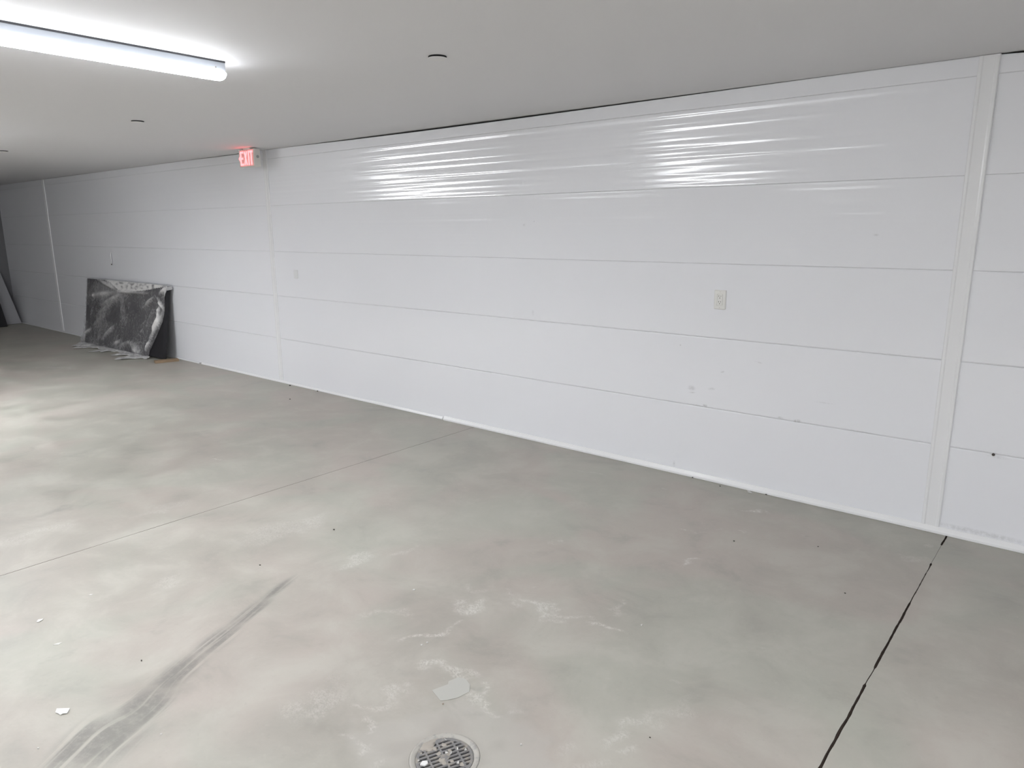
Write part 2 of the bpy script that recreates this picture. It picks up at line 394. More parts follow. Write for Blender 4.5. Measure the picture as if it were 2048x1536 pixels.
# vertical joiner strips between the 20 ft panel runs
def joiner(name, x, w):
    h = w/2
    prof = [(-h, .004), (-h, -.004), (-h+.004, -.0075), (-h+.014, -.0085), (-h+.02, -.0055), (0, -.005), (h-.02, -.0055), (h-.014, -.0085), (h-.004, -.0075), (h, -.004), (h, .004)]
    bm = bmesh.new(); extrude_profile(bm, prof, (x, 0, .03), (x, 0, H-.002), (1, 0, 0), (0, 1, 0))
    return struct(bmobj(name, bm, M_trim), 'white vertical joiner strip')
joiner('trim_1', -.548, .085)
joiner('trim_2', -6.60, .07)
joiner('trim_3', -12.73, .07)
def base_strip(name, xa, xb, h, d):
    prof = [(.01, 0), (-d, 0), (-d, h*.35), (-d*.75, h*.55), (-d*.35, h*.95), (-d*.2, h), (.01, h)]
    bm = bmesh.new(); extrude_profile(bm, prof, (xa, 0, .0015), (xb, 0, .0015), (0, 1, 0), (0, 0, 1))
    return struct(bmobj(name, bm, M_base), 'white base trim')
base_strip('baseboard_back', -4.17, XR, .034, .022)
base_strip('trim_4', -8.3, -4.19, .022, .014)
base_strip('trim_5', XL, -8.35, .012, .012)

# ------------------------------------------------------------------ strip lights
M_tray = mat('grey_enamel_tray', (.50, .53, .58), .4, 0, .4)
def lens_material(k=1.):
    mt = mat('glowing_lens', (.9, .9, .9), .3, 0, .3, (.945, .97, 1.0), LENS*k); N = NT(mt)
    # the frosted lens is brightest underneath and dimmer along its sides
    nz = N.xyz(N.new('ShaderNodeNewGeometry').outputs['Normal'])[2]
    N.put(N.bsdf.inputs['Emission Strength'], N.ramp(nz, -.1, -.95, LENS*k*.38, LENS*k*1.2))
    return mt
LENS = 60.0
M_lens = lens_material()
M_screw = mat('bright_screw', (.9, .9, .9), .2, 1)
def strip_light(x, ya, yb, label, lens=None):
    t = tag(empty('strip_light', (x, ya, H)), label, 'light', 'white strip lights on the ceiling')
    L = ya-yb
    bm = bmesh.new()
    extrude_profile(bm, [(-.040, -.008), (.040, -.008), (.038, -.048), (-.038, -.048)], (0, 0, 0), (0, -L, 0), (1, 0, 0), (0, 0, 1))
    bmobj('tray', bm, M_tray, t)
    bm = bmesh.new()
    box(bm, (0, -L/2, -.0042), (.086, L, .0080)); bmobj('shadow_gap_strip', bm, mat('gap_shade_grey', (.06, .062, .068), .6), t)  # dark strip stands in for the shadow line between tray and ceiling
    bm = bmesh.new()
    prof = []
    for k in range(17):
        a = math.pi*k/16; prof.append((.045*math.cos(a), -.052-.030*math.sin(a)))
    prof = [(.042, -.0485)]+prof+[(-.042, -.0485)]
    # lens rounded at its ends
    secs = [(0.012, .55), (.004, .82), (-.006, .95), (-.02, 1.), (-L+.02, 1.), (-L+.006, .95), (-L-.004, .82), (-L-.012, .55)]
    rings = []
    for yy, k in secs: rings.append([bm.verts.new((a*k, yy, -.05+(b+.05)*k)) for a, b in prof])
    n = len(prof)
    for A, B in zip(rings[:-1], rings[1:]):
        for i in range(n): bm.faces.new((A[i], A[(i+1) % n], B[(i+1) % n], B[i]))
    bm.faces.new(rings[0]); bm.faces.new(rings[-1][::-1])
    bmobj('lens', bm, lens or M_lens, t, True)
    for yy in (-.05, -L+.05):
        bm = bmesh.new(); cyl(bm, (.040, yy, -.032), .004, .004, 12, 'X'); bmobj('screw', bm, M_screw, t)
    return t
STRIPS = [(-3.365, -2.225, 'A', 'long white strip light on the ceiling at upper left, its right end in view'),
          (-7.45, -2.32, 'B', 'strip light farther left, mirrored as the left bright patch in the glossy wall'),
          (.72, -3.1, 'C', 'strip light overhead to the right of the camera'),
          (-3.365, -6.6, 'D', 'strip light behind the camera nearer the right, faintly mirrored in the glossy wall'),
          (-7.45, -6.5, 'D', 'strip light behind the camera mirrored faintly between the two bright wall patches'),
          (.72, -6.6, 'E', 'strip light behind the camera at the right end of its row'),
          (-11.4, -6.5, 'G', 'strip light far behind at left, mirrored as thin line under the left bright patch')]

POWER = dict(A=.84, B=1.5, C=1.2, D=.5, E=1.7, G=.2)
LENSES = {k: lens_material(v) for k, v in POWER.items()}
for x, y, g, lab in STRIPS: strip_light(x, y, y-2.44, lab, LENSES[g])

# ------------------------------------------------------------------ sprinkler covers
M_cap = mat('white_cover_plate', (.74, .73, .73), .5)
def sprinkler(x, y, label):
    t = tag(empty('sprinkler_cover', (x, y, H)), label, 'sprinkler cover', 'concealed sprinkler covers on the ceiling')
    bm = bmesh.new(); cyl(bm, (0, 0, -.0010), .0425, .0016, 48); bmobj('gap_shade_disc', bm, M_dark, t)  # black disc painted as the shadowed gap above the cover plate
    bm = bmesh.new(); cyl(bm, (0, 0, -.0045), .03, .006, 32); bmobj('cup', bm, M_dark, t)
    bm = bmesh.new(); cyl(bm, (0, 0, -.0085), .0435, .0016, 48); bmobj('cover_plate', bm, M_cap, t)
sprinkler(-2.503, -1.640, 'round white sprinkler cover, nearest and largest, right of the strip light')
sprinkler(-5.545, -1.671, 'round white sprinkler cover on the ceiling between the strip light and the exit sign')
sprinkler(-8.52, -1.675, 'round white sprinkler cover cut by the left picture edge')

# ------------------------------------------------------------------ exit sign
M_sign = mat('sign_housing_white', (.72, .70, .66), .4)
M_face = mat('sign_face_red_bloom', (.62, .45, .43), .4, 0, .5, (1., .30, .28), .16)  # red bloom of the letters put into the face colour and a weak emission
M_red = mat('sign_letters_red', (.8, .1, .1), .4, 0, .5, (1., .16, .17), 2.6)
def exit_sign():
    cx, yf, z0, z1, w, d = -6.570, -.222, 2.180, 2.345, .268, .07
    t = tag(empty('exit_sign', (cx, yf+d/2, H)), 'red lit EXIT sign in white housing high on the wall beside the ceiling', 'exit sign')
    def L(o): return o
    zc = (z0+z1)/2-H
    bm = bmesh.new(); box(bm, (0, 0, zc), (w, d, z1-z0), bevel=.006); bmobj('housing', bm, M_sign, t)
    bm = bmesh.new(); box(bm, (0, 0, -.006), (.12, .06, .012), bevel=.002); bmobj('canopy', bm, M_sign, t)
    bm = bmesh.new(); box(bm, (.012, -d/2-.001, zc), (w-.036, .003, z1-z0-.016)); bmobj('face_panel', bm, M_face, t)
    bm = bmesh.new(); hh, th, yy = .066, .019, -d/2-.0035
    def bar(x, z, sx, sz, ang=0): box(bm, (x, yy, zc+z), (sx, .004, sz), Matrix.Rotation(ang, 4, 'Y') if ang else None)
    x = -.076                               # E
    bar(x-.016, 0, th, 2*hh); bar(x+.004, hh-th/2, .05, th); bar(x+.002, 0, .042, th*.9); bar(x+.004, -hh+th/2, .05, th)
    x = -.006; a = math.atan2(.040, 2*hh-.01)   # X
    bar(x, 0, th, 2*hh/math.cos(a)-.006, a); bar(x, 0, th, 2*hh/math.cos(a)-.006, -a)
    bar(.048, 0, th, 2*hh)                  # I
    bar(.094, hh-th/2, .056, th); bar(.094, 0, th, 2*hh)   # T
    bmobj('lettering', bm, M_red, t)
    bm = bmesh.new()
    for s in (1, -1): box(bm, (-.116, yy, zc+s*.0085), (.007, .004, .026), Matrix.Rotation(s*.75, 4, 'Y'))
    bmobj('chevron', bm, M_red, t)
    bm = bmesh.new(); cyl(bm, (w/2+.001, .005, zc+.01), .014, .004, 20, 'X'); bmobj('knockout', bm, mat('sign_grey_plug', (.38, .37, .36), .5), t)
    bm = bmesh.new(); cyl(bm, (-w/2-.004, .005, zc-.012), .012, .010, 20, 'X'); bmobj('side_plug', bm, mat('sign_dark_plug', (.28, .28, .27), .5), t)
    bm = bmesh.new(); cyl(bm, (-w/2+.045, -d/4, z0-H-.004), .006, .010, 16); bmobj('test_button', bm, M_screw, t)
exit_sign()

# ------------------------------------------------------------------ outlet, blank plate, wire
M_ivory = mat('outlet_ivory', (.82, .815, .79), .35)
M_slot = mat('outlet_slot_dark', (.10, .09, .08), .7)
def rrect(w, h, r, n=6):
    P = []
    for cx, cz, a0 in ((w/2-r, h/2-r, 0), (-w/2+r, h/2-r, 90), (-w/2+r, -h/2+r, 180), (w/2-r, -h/2+r, 270)):
        for k in range(n+1):
            a = math.radians(a0+90*k/n); P.append((cx+r*math.cos(a), cz+r*math.sin(a)))
    return P
def loft(bm, loops):
    R = [[bm.verts.new((a, y, b)) for a, b in pts] for pts, y in loops]
    n = len(R[0])
    for A, B in zip(R[:-1], R[1:]):
        for i in range(n): bm.faces.new((A[i], A[(i+1) % n], B[(i+1) % n], B[i]))
    bm.faces.new(R[-1])
    return R
def outlet():
    c = Vector((-1.785, .0, 1.155))
    t = tag(empty('wall_outlet', c), 'ivory double power outlet on the glossy white wall', 'outlet')
    bm = bmesh.new()
    loft(bm, [(rrect(.074, .116, .004), .004), (rrect(.074, .116, .004), -.004), (rrect(.066, .108, .004), -.0075), (rrect(.037, .071, .003), -.0075), (rrect(.035, .069, .003), -.0045)])
    bmobj('cover_plate', bm, M_ivory, t)
    bm = bmesh.new(); loft(bm, [(rrect(.0325, .0665, .003), -.004), (rrect(.0325, .0665, .003), -.0075), (rrect(.031, .065, .003), -.0085)])
    rc = bmobj('receptacle', bm, M_ivory, t)
    for s in (.017, -.017):
        for dx, h in ((-.0064, .0085), (.0064, .0070)):
            bm = bmesh.new(); box(bm, (dx, -.0087, s+.005), (.0024, .001, h)); bmobj('slot', bm, M_slot, rc)
        bm = bmesh.new(); cyl(bm, (0, -.0087, s-.0065), .0027, .001, 16, 'Y'); bmobj('ground_hole', bm, M_slot, rc)
    for s in (.0475, -.0475):
        bm = bmesh.new(); cyl(bm, (0, -.0078, s), .003, .0015, 16, 'Y'); bmobj('screw', bm, mat('ivory_screw', (.68, .67, .64), .35), t)
outlet()
bm = bmesh.new(); loft(bm, [(rrect(.072, .085, .006), .004), (rrect(.072, .085, .006), -.003), (rrect(.066, .079, .006), -.006)])
o = bmobj('blank_plate', bm, mat('wall_white_plate', (.76, .765, .78), .4), None); o.location = (-6.205, 0, 1.152); tag(o, 'small white blank plate on the wall just right of the strip below the exit sign', 'wall plate')
def tube(bm, pts, r, n=8):
    R = []
    for i, p in enumerate(pts):
        p = Vector(p); d = (Vector(pts[min(i+1, len(pts)-1)])-Vector(pts[max(i-1, 0)])).normalized()
        s = d.orthogonal().normalized(); b = d.cross(s)
        R.append([bm.verts.new(p+(s*math.cos(2*math.pi*k/n)+b*math.sin(2*math.pi*k/n))*r) for k in range(n)])
    for A, B in zip(R[:-1], R[1:]):
        for i in range(n): bm.faces.new((A[i], A[(i+1) % n], B[(i+1) % n], B[i]))
    bm.faces.new(R[0][::-1]); bm.faces.new(R[-1])
t = tag(empty('wire_stub', (-10.53, 0, 1.29)), 'short white wire hanging on the wall above the plastic covered panel', 'wire')
bm = bmesh.new(); tube(bm, [(.0, .012, .02), (0, -.012, 0), (.0, -.016, -.04), (.004, -.016, -.10), (.0, -.018, -.15)], .006); bmobj('cable', bm, M_trim, t, True)
bm = bmesh.new(); cyl(bm, (0, -.018, -.156), .0072, .014, 12); bmobj('plug_tip', bm, M_slot, t)

# ------------------------------------------------------------------ plastic covered panel leaning on the wall
M_panel = mat('charcoal_panel', (.020, .019, .023), .55, 0, .4)
M_pedge = mat('charcoal_panel_edge', (.02, .02, .023), .6)
PX0, PX1, PT = -11.29, -8.86, .05           # left end, right end, thickness
PB, PTY, PZ = -.215, -.072, .915             # front face: foot distance from the wall, top distance, height
def pfront(x, v):
    """point of the front face: v = 0 foot, 1 top"""
    z0 = .03*(x-PX0)/(PX1-PX0)
    return Vector((x, PB+(PTY-PB)*v, z0+(PZ-z0)*v))
PN = Vector((0, -PZ, (PTY-PB))).normalized(); PN = Vector((0, -abs(PN.y), abs(PN.z)))   # outward normal, tilted up
def panel():
    t = tag(empty('leaning_board', ((PX0+PX1)/2, PB, 0)), 'dark charcoal panel leaning on the white wall under a plastic sheet', 'panel')
    bk = -PN*PT
    A = [pfront(PX0, 0), pfront(PX1, 0), pfront(PX1, 1), pfront(PX0, 1)]
    V = A+[p+bk for p in A]
    lift = -min(v.z for v in V)
    V = [v+Vector((0, 0, lift*.5)) for v in V]
    Fq = [(0, 1, 2, 3), (5, 4, 7, 6), (1, 5, 6, 2), (4, 0, 3, 7), (3, 2, 6, 7), (4, 5, 1, 0)]
    o = mesh('core', V, Fq, M_panel); child_at(o, t)
    md = o.modifiers.new('bevel', 'BEVEL'); md.width = .005; md.segments = 2
    # pale corner protector at the upper right
    c = pfront(PX1, .972)
    bm = bmesh.new(); box(bm, c+PN*(-.022)+Vector((.012, 0, .004)), (.062, .066, .042), Matrix.Rotation(.16, 4, 'X'), bevel=.004)
    o = bmobj('corner_protector', bm, mat('pale_foam', (.62, .62, .63), .7)); child_at(o, t); o['label'] = 'pale corner protector'
panel()

def plastic_material():
    mt = mat('clear_poly_sheet', (.5, .5, .5), .28, 0, .6); N = NT(mt)
    at = N.new('ShaderNodeAttribute', attribute_name='layers').outputs['Fac']
    pos = N.new('ShaderNodeNewGeometry').outputs['Position']
    nz = N.noise(pos, 26, 5, .7, .5)
    rd = N.noise(N.vmath('MULTIPLY', pos, (1., 1., .6)).outputs[0], 7, 4, .6, 1.6)
    ridge = N.ramp(N.math('ABSOLUTE', N.math('SUBTRACT', rd, .5)), .035, 0., 0., .16)
    fac = N.math('ADD', N.math('ADD', at, ridge), N.math('MULTIPLY', N.math('SUBTRACT', nz, .5), .5), clamp=True)
    N.put(N.bsdf.inputs['Base Color'], N.mix(fac, (.43, .42, .445), (.84, .83, .82)))
    tr = N.new('ShaderNodeBsdfTransparent'); tr.inputs[0].default_value = (.93, .93, .94, 1)
    mx = N.new('ShaderNodeMixShader'); N.put(mx.inputs[0], N.ramp(fac, 0., .9, .20, .97))
    out = [n for n in N.n if n.type == 'OUTPUT_MATERIAL'][0]
    N.l.new(tr.outputs[0], mx.inputs[1]); N.l.new(N.bsdf.outputs[0], mx.inputs[2]); N.l.new(mx.outputs[0], out.inputs[0])
    bp = N.new('ShaderNodeBump'); bp.inputs['Strength'].default_value = .5; bp.inputs['Distance'].default_value = .01
    N.put(bp.inputs['Height'], N.noise(pos, 14, 5, .65, 1.0)); N.put(N.bsdf.inputs['Normal'], bp.outputs[0])
    return mt
M_poly = plastic_material()
def puv(px, py):
    """photo point -> (u,v) on the panel's front face; u in metres from the left end, v 0..1"""
    p = plane((px, py), pfront(PX0, .5), PN); v = (p.y-PB)/(PTY-PB); return (p.x-PX0, v)
def seg_d(p, a, b):
    ax, ay = a; bx, by = b; dx, dy = bx-ax, by-ay; L2 = dx*dx+dy*dy or 1e-9
    t = max(0, min(1, ((p[0]-ax)*dx+(p[1]-ay)*dy)/L2)); return math.hypot(p[0]-ax-dx*t, p[1]-ay-dy*t), t
def zoomp(x, y): return (120+x*280/1955, 520+y*220/1536)
# folds read off the photo: (start, end, height m, half width m, extra layers)
FOLDS = [((540,270),(830,435),.030,.030,.50),((650,290),(820,400),.020,.03,.35),((830,450),(400,490),.018,.035,.30),((840,480),(560,650),.030,.04,.22),((850,500),(470,830),.035,.05,.26),
         ((700,690),(430,980),.02,.05,.12),((460,960),(340,1040),.025,.03,.45),((830,450),(1350,470),.030,.028,.30),((820,430),(1090,450),.02,.025,.5),((1360,500),(1190,660),.022,.03,.28),
         ((1370,500),(1080,760),.02,.05,.08),((860,520),(900,900),.02,.06,.08),((930,560),(1080,900),.016,.06,.06),((1340,620),(1200,1000),.02,.05,.10),((800,900),(580,1150),.030,.04,.30),
         ((880,1140),(770,1180),.02,.03,.35),((1010,1160),(850,1220),.022,.04,.28),((1150,1250),(960,1160),.02,.05,.22),((1160,1330),(1020,1240),.02,.04,.45),((1220,860),(1130,960),.015,.02,.12),((1200,960),(1130,1040),.015,.02,.14),
         ((1520,380),(1380,480),.028,.035,.55),((1500,400),(1480,600),.02,.05,.35),((1370,540),(1470,720),.034,.03,.75),((1400,640),(1370,880),.028,.035,.6),((1440,760),(1260,1160),.03,.04,.65),((1390,800),(1330,1000),.03,.03,.6),((1290,1150),(1210,1290),.03,.04,.6),
         ((460,500),(520,500),.02,.03,.3),((470,560),(440,900),.02,.05,.08)]
FUV = []
for a, b, h, w, l in FOLDS:
    FUV.append((puv(*zoomp(*a)), puv(*zoomp(*b)), h, w*.8, l*1.15))
DUSTP = [puv(*zoomp(*q)) for q in ((600,270),(720,310),(830,420),(1090,440),(1260,420),(1480,370),(1200,320),(900,290))]
def inpoly(p, P):
    c = False
    for (x0, y0), (x1, y1) in zip(P, P[1:]+P[:1]):
        if (y0 > p[1]) != (y1 > p[1]) and p[0] < (x1-x0)*(p[1]-y0)/(y1-y0+1e-12)+x0: c = not c
    return c
RB = [puv(*zoomp(*q)) for q in ((1525,365),(1500,480),(1475,600),(1478,720),(1450,860),(1400,1000),(1340,1160),(1285,1290))]
def ubound(v):
    P = sorted([(b, a) for a, b in RB])
    if v <= P[0][0]: return P[0][1]
    for (v0, u0), (v1, u1) in zip(P[:-1], P[1:]):
        if v0 <= v <= v1: return u0+(u1-u0)*(v-v0)/(v1-v0+1e-9)
    return P[-1][1]
HP = PZ
def cover():
    nu, nv, nf = 220, 120, 16
    V, Fq, lay = [], [], []
    def tail(u):                            # how far the ragged hem runs out over the floor
        k = u/2.2
        r = .05+.05*noise.noise(Vector((u*4, 3, 0)))
        r += .20*math.exp(-((u-.40)/.26)**2) + .17*math.exp(-((u-1.02)/.12)**2) + .14*math.exp(-((u-1.5)/.10)**2) + .26*math.exp(-((u-1.86)/.12)**2)
        return max(.03, 1.45*r*(.75+.5*noise.noise(Vector((u*11, 9, 0)))))
    for j in range(nv+nf+2):
        for i in range(nu+1):
            s = i/nu
            if j <= nf:                     # part lying on the floor, outermost row first
                q = 1-j/nf; ub = ubound(.02); u = -.05*(1-q*.3)+s*(ub+.05)
                x = PX0+u; y = PB-.012-tail(u)*q
                z = .006+.022*abs(noise.noise(Vector((u*9, q*3, 1))))+.02*(1-q)**2*(.6+.6*noise.noise(Vector((u*6, 5, 2))))
                V.append(Vector((x, y, max(z, .004)))); lay.append(.55+.5*max(0, noise.noise(Vector((u*7, q*3, 8))))+.12*q)
            else:
                v = min(1., (j-nf)/nv); ub = ubound(v)
                lf = -.04*(1-v)**2+.012*noise.noise(Vector((v*6, 0, 4)))-.045*math.exp(-((v-.06)/.05)**2)
                u = lf+s*(ub-lf)
                w = .010+.006*noise.noise(Vector((u*5, v*5, 2)))+.004*noise.noise(Vector((u*16, v*12, 3)))+.025*(1-v)**4
                l = .17+.22*noise.noise(Vector((u*2.2, v*3, 7)))+.10*(1-v)*(u < .6)
                for a, b, h, wd, ly in FUV:
                    d, t = seg_d((u, v*HP), (a[0], a[1]*HP), (b[0], b[1]*HP))
                    if d < wd*3:
                        g = math.exp(-(d/wd)**2); tp = math.sin(math.pi*min(1, max(0, .10+.88*t)))**1.1*(.85+.5*noise.noise(Vector((t*5, h*99, wd*99))))
                        w += h*g*tp - h*.35*math.exp(-((d-wd*1.5)/wd)**2)*tp*.5; l += ly*g*tp
                if inpoly((u, v), DUSTP): l += .60*(1+1.1*noise.noise(Vector((u*13, v*30, 5)))); w += .006
                w = max(w, .004)
                p = pfront(PX0+u, v)+PN*w
                p.z = max(p.z, .004)
                if j == nv+nf+1: p = pfront(PX0+u, 1)-PN*(PT*.7)+Vector((0, 0, .012))   # turned over the top edge
                elif v >= 1.: p.z += .006
                V.append(p); lay.append(max(0, min(1, l)))
    w_ = nu+1
    for j in range(nv+nf+1):
        for i in range(nu): Fq.append((j*w_+i, j*w_+i+1, (j+1)*w_+i+1, (j+1)*w_+i))
    o = mesh('plastic_sheet', V, Fq, M_poly, smooth=True)
    a = o.data.attributes.new('layers', 'FLOAT', 'POINT')
    a.data.foreach_set('value', lay)
    return tag(o, 'crumpled translucent plastic sheet draped over the dark leaning panel', 'plastic sheet')
cover()
bm = bmesh.new(); box(bm, (0, 0, .0135), (.10, .27, .027), bevel=.003)
def wood_material():
    mt = mat('bare_wood', (.34, .24, .15), .7); N = NT(mt)
    tc = N.new('ShaderNodeTexCoord').outputs['Object']; x, y, z = N.xyz(tc)
    N.put(N.bsdf.inputs['Base Color'], N.mix(N.noise(N.comb(N.math('MULTIPLY', x, 60.), N.math('MULTIPLY', y, 4.), z), 1., 4), (.24, .165, .10), (.36, .26, .165)))
    return mt
o = bmobj('wood_block', bm, wood_material()); o.location = (-8.80, -.195, 0); o.rotation_euler = (0, 0, -.28)
tag(o, 'brown wood offcut on the floor under the right end of the leaning panel', 'wood block')

# dim things at the far left end
bm = bmesh.new()
def leanboard(name, pts, th, mt, label, cat):
    P = [Vector(p) for p in pts]; n = (P[1]-P[0]).cross(P[3]-P[0]).normalized()*th
    V = P+[p+n for p in P]
    o = mesh(name, V, [(0, 1, 2, 3), (5, 4, 7, 6), (1, 5, 6, 2), (4, 0, 3, 7), (3, 2, 6, 7), (4, 5, 1, 0)], mt)
    return tag(o, label, cat)
bm.free()
leanboard('leaning_sheet', [(-14.58, -.9, .002), (-14.58, -.04, .002), (-14.90, -.17, .93), (-14.90, -.95, .93)], .02, mat('grey_sheet', (.42, .42, .44), .5), 'pale grey sheet leaning on the dim end wall at the far left', 'sheet')
leanboard('dark_board', [(-14.30, -1.2, .002), (-14.30, -.33, .002), (-14.68, -.36, .86), (-14.68, -1.2, .86)], .03, M_panel, 'dark board leaning in the unlit corner at the far left edge', 'board')

# ------------------------------------------------------------------ floor drain
def dirty_metal(name, base, dirt, amt):
    mt = mat(name, base, .55, .3); N = NT(mt)
    pos = N.new('ShaderNodeNewGeometry').outputs['Position']
    f = N.ramp(N.noise(pos, 38, 5, .7), .62-amt*.35, .75-amt*.3)
    N.put(N.bsdf.inputs['Base Color'], N.mix(f, base, dirt)); N.put(N.bsdf.inputs['Metallic'], N.math('MULTIPLY', N.math('SUBTRACT', 1., f), .5))
    return mt
M_grate = dirty_metal('dusty_grate_iron', (.27, .265, .265), (.33, .30, .262), .4)
M_rim = dirty_metal('cement_smeared_rim', (.36, .35, .335), (.45, .43, .395), .8)
M_pit = mat('drain_pit', (.022, .024, .032), .7)
SD = Vector((.42, .907, 0)).normalized(); RD = Vector((SD.y, -SD.x, 0))
GR = .088
def drain():
    t = tag(empty('floor_drain', DRC), 'round iron floor drain with slotted grate at the bottom of the picture', 'drain')
    def lathe(prof, n=64):
        bm = bmesh.new(); R = []
        for r, z in prof: R.append([bm.verts.new((r*math.cos(2*math.pi*k/n), r*math.sin(2*math.pi*k/n), z)) for k in range(n)])
        for A, B in zip(R[:-1], R[1:]):
            for i in range(n): bm.faces.new((A[i], A[(i+1) % n], B[(i+1) % n], B[i]))
        return bm, R
    bm, R = lathe([(.108, -.02), (.108, .001), (.106, .0025), (.1, .002), (.094, -.0005), (.0905, -.002), (.0895, -.004), (.0895, -.02)]); bmobj('rim', bm, M_rim, t, True)
    bm, R = lathe([(.0892, -.012), (.084, -.05), (.07, -.09), (.05, -.11), (.01, -.112)]); bm.faces.new(R[-1]); bmobj('bowl', bm, M_pit, t, True)
    bm, R = lathe([(.0888, -.012), (.0888, -.003), (.0875, -.002), (.080, -.002), (.079, -.003), (.079, -.012), (.0888, -.012)])
    rot = Matrix((SD, RD, Vector((0, 0, 1)))).transposed()
    n = 11; pitch = .0148
    for i in range(-n//2, n//2+2):
        yv = i*pitch; 
        if abs(yv) > .078: continue
        L = 2*math.sqrt(.081**2-yv*yv); box(bm, rot @ Vector((0, yv, -.0046)), (L, .0070, .0046), rot.to_4x4())
    for xv in (-.046, 0, .046):
        L = 2*math.sqrt(.081**2-xv*xv); box(bm, rot @ Vector((xv, 0, -.0068)), (.0062, L, .0102), rot.to_4x4())
    cyl(bm, (0, 0, -.0068), .013, .0106, 24)
    bmobj('grate', bm, M_grate, t)
drain()
def lump(bm, c, r, squash=.4, seed=0, sub=2):
    g = bmesh.ops.create_icosphere(bm, subdivisions=sub, radius=1)
    for v in g['verts']:
        k = 1+.45*noise.noise(v.co*1.7+Vector((seed*3.1, seed, 0)))
        v.co = Vector((v.co.x*r[0]*k, v.co.y*r[1]*k, v.co.z*squash*min(r)*k)) + Vector(c)
# sediment caked over the grate
M_dirt = mat('caked_dirt', (.40, .365, .325), .95)
bm = bmesh.new()
def sed(zx, zy, ra, rb, q=.25, sd=0):
    p = F(800+zx*180/2048, 1440+zy*96/1092, -.002); lump(bm, (p.x, p.y, -.0028), (ra*.85, rb*.85), q*.55, sd)
for i, (zx, zy, ra, rb) in enumerate([(640,560,.030,.028),(720,470,.020,.018),(560,640,.016,.018),(780,650,.014,.010),(930,350,.026,.012),(1120,330,.022,.010),(800,390,.018,.014),(1000,560,.012,.010),(960,900,.014,.016),(1010,960,.014,.012),(880,760,.010,.012),(1130,690,.010,.008),(1100,770,.010,.010),(1420,1000,.012,.010),(1180,930,.010,.006),(640,620,.026,.016),(470,760,.006,.006)]):
    sed(zx, zy, ra, rb, .25, i)
o = bmobj('drain_sediment', bm, M_dirt, None, True); o['kind'] = 'stuff'; tag(o, 'caked grey brown dirt lying over the slots of the floor drain', 'dirt')

# ------------------------------------------------------------------ loose bits on the floor
M_chip = mat('white_paint_chip', (.80, .79, .78), .5)
M_crumb = mat('pale_crumb', (.66, .65, .63), .6)
M_peb = mat('dark_grit', (.07, .062, .055), .8)
M_tan = mat('tan_grit', (.34, .27, .22), .8)
def flake(name, px, py, outline, th, mt, label, cat, z=0, curl=0, group=None, rough=0):
    """thin chip; outline in photo pixels around (px,py), laid on the floor"""
    c = F(px, py, z); k_ = 1. if max(abs(a) for a, b in outline) > 4.5 else .75; P = [F(px+a*k_, py+b*k_, z)-c for a, b in outline]
    n = len(P); V = []
    for lv in (0, 1):
        for i, p in enumerate(P):
            h = (th if lv else 0)+curl*(.5+.5*math.sin(i*2.4))*(p.length/max(q.length for q in P))
            V.append((p.x, p.y, h))
    V.append((0, 0, th+.0008)); top = 2*n
    Fq = [tuple(range(n))[::-1]]+[(i, (i+1) % n, n+(i+1) % n, n+i) for i in range(n)]+[(n+i, n+(i+1) % n, top) for i in range(n)]
    o = mesh(name, V, Fq, mt); o.location = c+Vector((0, 0, .0008))
    bm = bmesh.new(); bm.from_mesh(o.data); bmesh.ops.recalc_face_normals(bm, faces=bm.faces); bm.to_mesh(o.data); bm.free()
    return tag(o, label, cat, group)
flake('paint_chip', 125, 1424, [(-14,3),(-11,-4),(-1,-6),(15,-5),(12,0),(9,4),(1,5),(-4,7),(-9,4)], .0022, M_chip, 'large white paint chip on the concrete at lower left', 'paint chip', 0, .004)
flake('paint_chip', 80, 1242, [(-7,3),(-3,-2),(7,-4),(5,-1),(-2,3)], .0015, M_crumb, 'thin white flake on the floor at the left, above the large paint chip', 'paint chip', 0, .002)
flake('paint_chip', 1499, 984, [(-5,-3),(-1,-2),(5,2),(4,4),(-3,2)], .002, M_crumb, 'white chip on the floor close to the base trim', 'paint chip', 0, .003)
flake('paint_chip', 843, 1291, [(-3,1),(0,-2),(3,-1),(1,2)], .003, M_crumb, 'white crumb just below the left end of the scraped plaster marks, lower of two', 'paint chip')
flake('paint_chip', 854, 1286, [(-2,1),(0,-2),(3,0),(1,2)], .003, M_crumb, 'white crumb just below the left end of the scraped plaster marks, upper of two', 'paint chip')
flake('paint_chip', 1283, 1251, [(-3,1),(0,-2),(3,-1),(1,2)], .003, M_crumb, 'white crumb on the floor right of the scraped plaster marks', 'paint chip')
flake('paint_chip', 76, 1497, [(-2,1),(0,-2),(3,0),(1,2)], .002, M_crumb, 'tiny white crumb in the bottom left corner below the large paint chip', 'paint chip')
flake('paint_chip', 322, 1469, [(-3,1),(0,-1),(4,-1),(1,2)], .002, M_crumb, 'tiny white crumb right of the dark tyre track', 'paint chip')
flake('paint_chip', 1042, 1490, [(-2,2),(-1,-2),(2,-2),(2,2)], .003, M_crumb, 'white crumb on the floor right of the drain', 'paint chip')
flake('paint_chip', 828, 1180, [(-4,1),(0,-2),(4,0),(1,2)], .002, M_crumb, 'white crumb above the scraped plaster marks', 'paint chip')
flake('paint_chip', 115, 1288, [(-9,2),(0,-1),(10,-3),(2,2)], .001, M_crumb, 'thin white sliver between the left white flake and the large paint chip', 'paint chip')
flake('paint_chip', 181, 1190, [(-4,1),(0,-1),(5,-1),(1,1)], .001, M_crumb, 'thin white flake topmost at the left, under the far floor joint', 'paint chip')
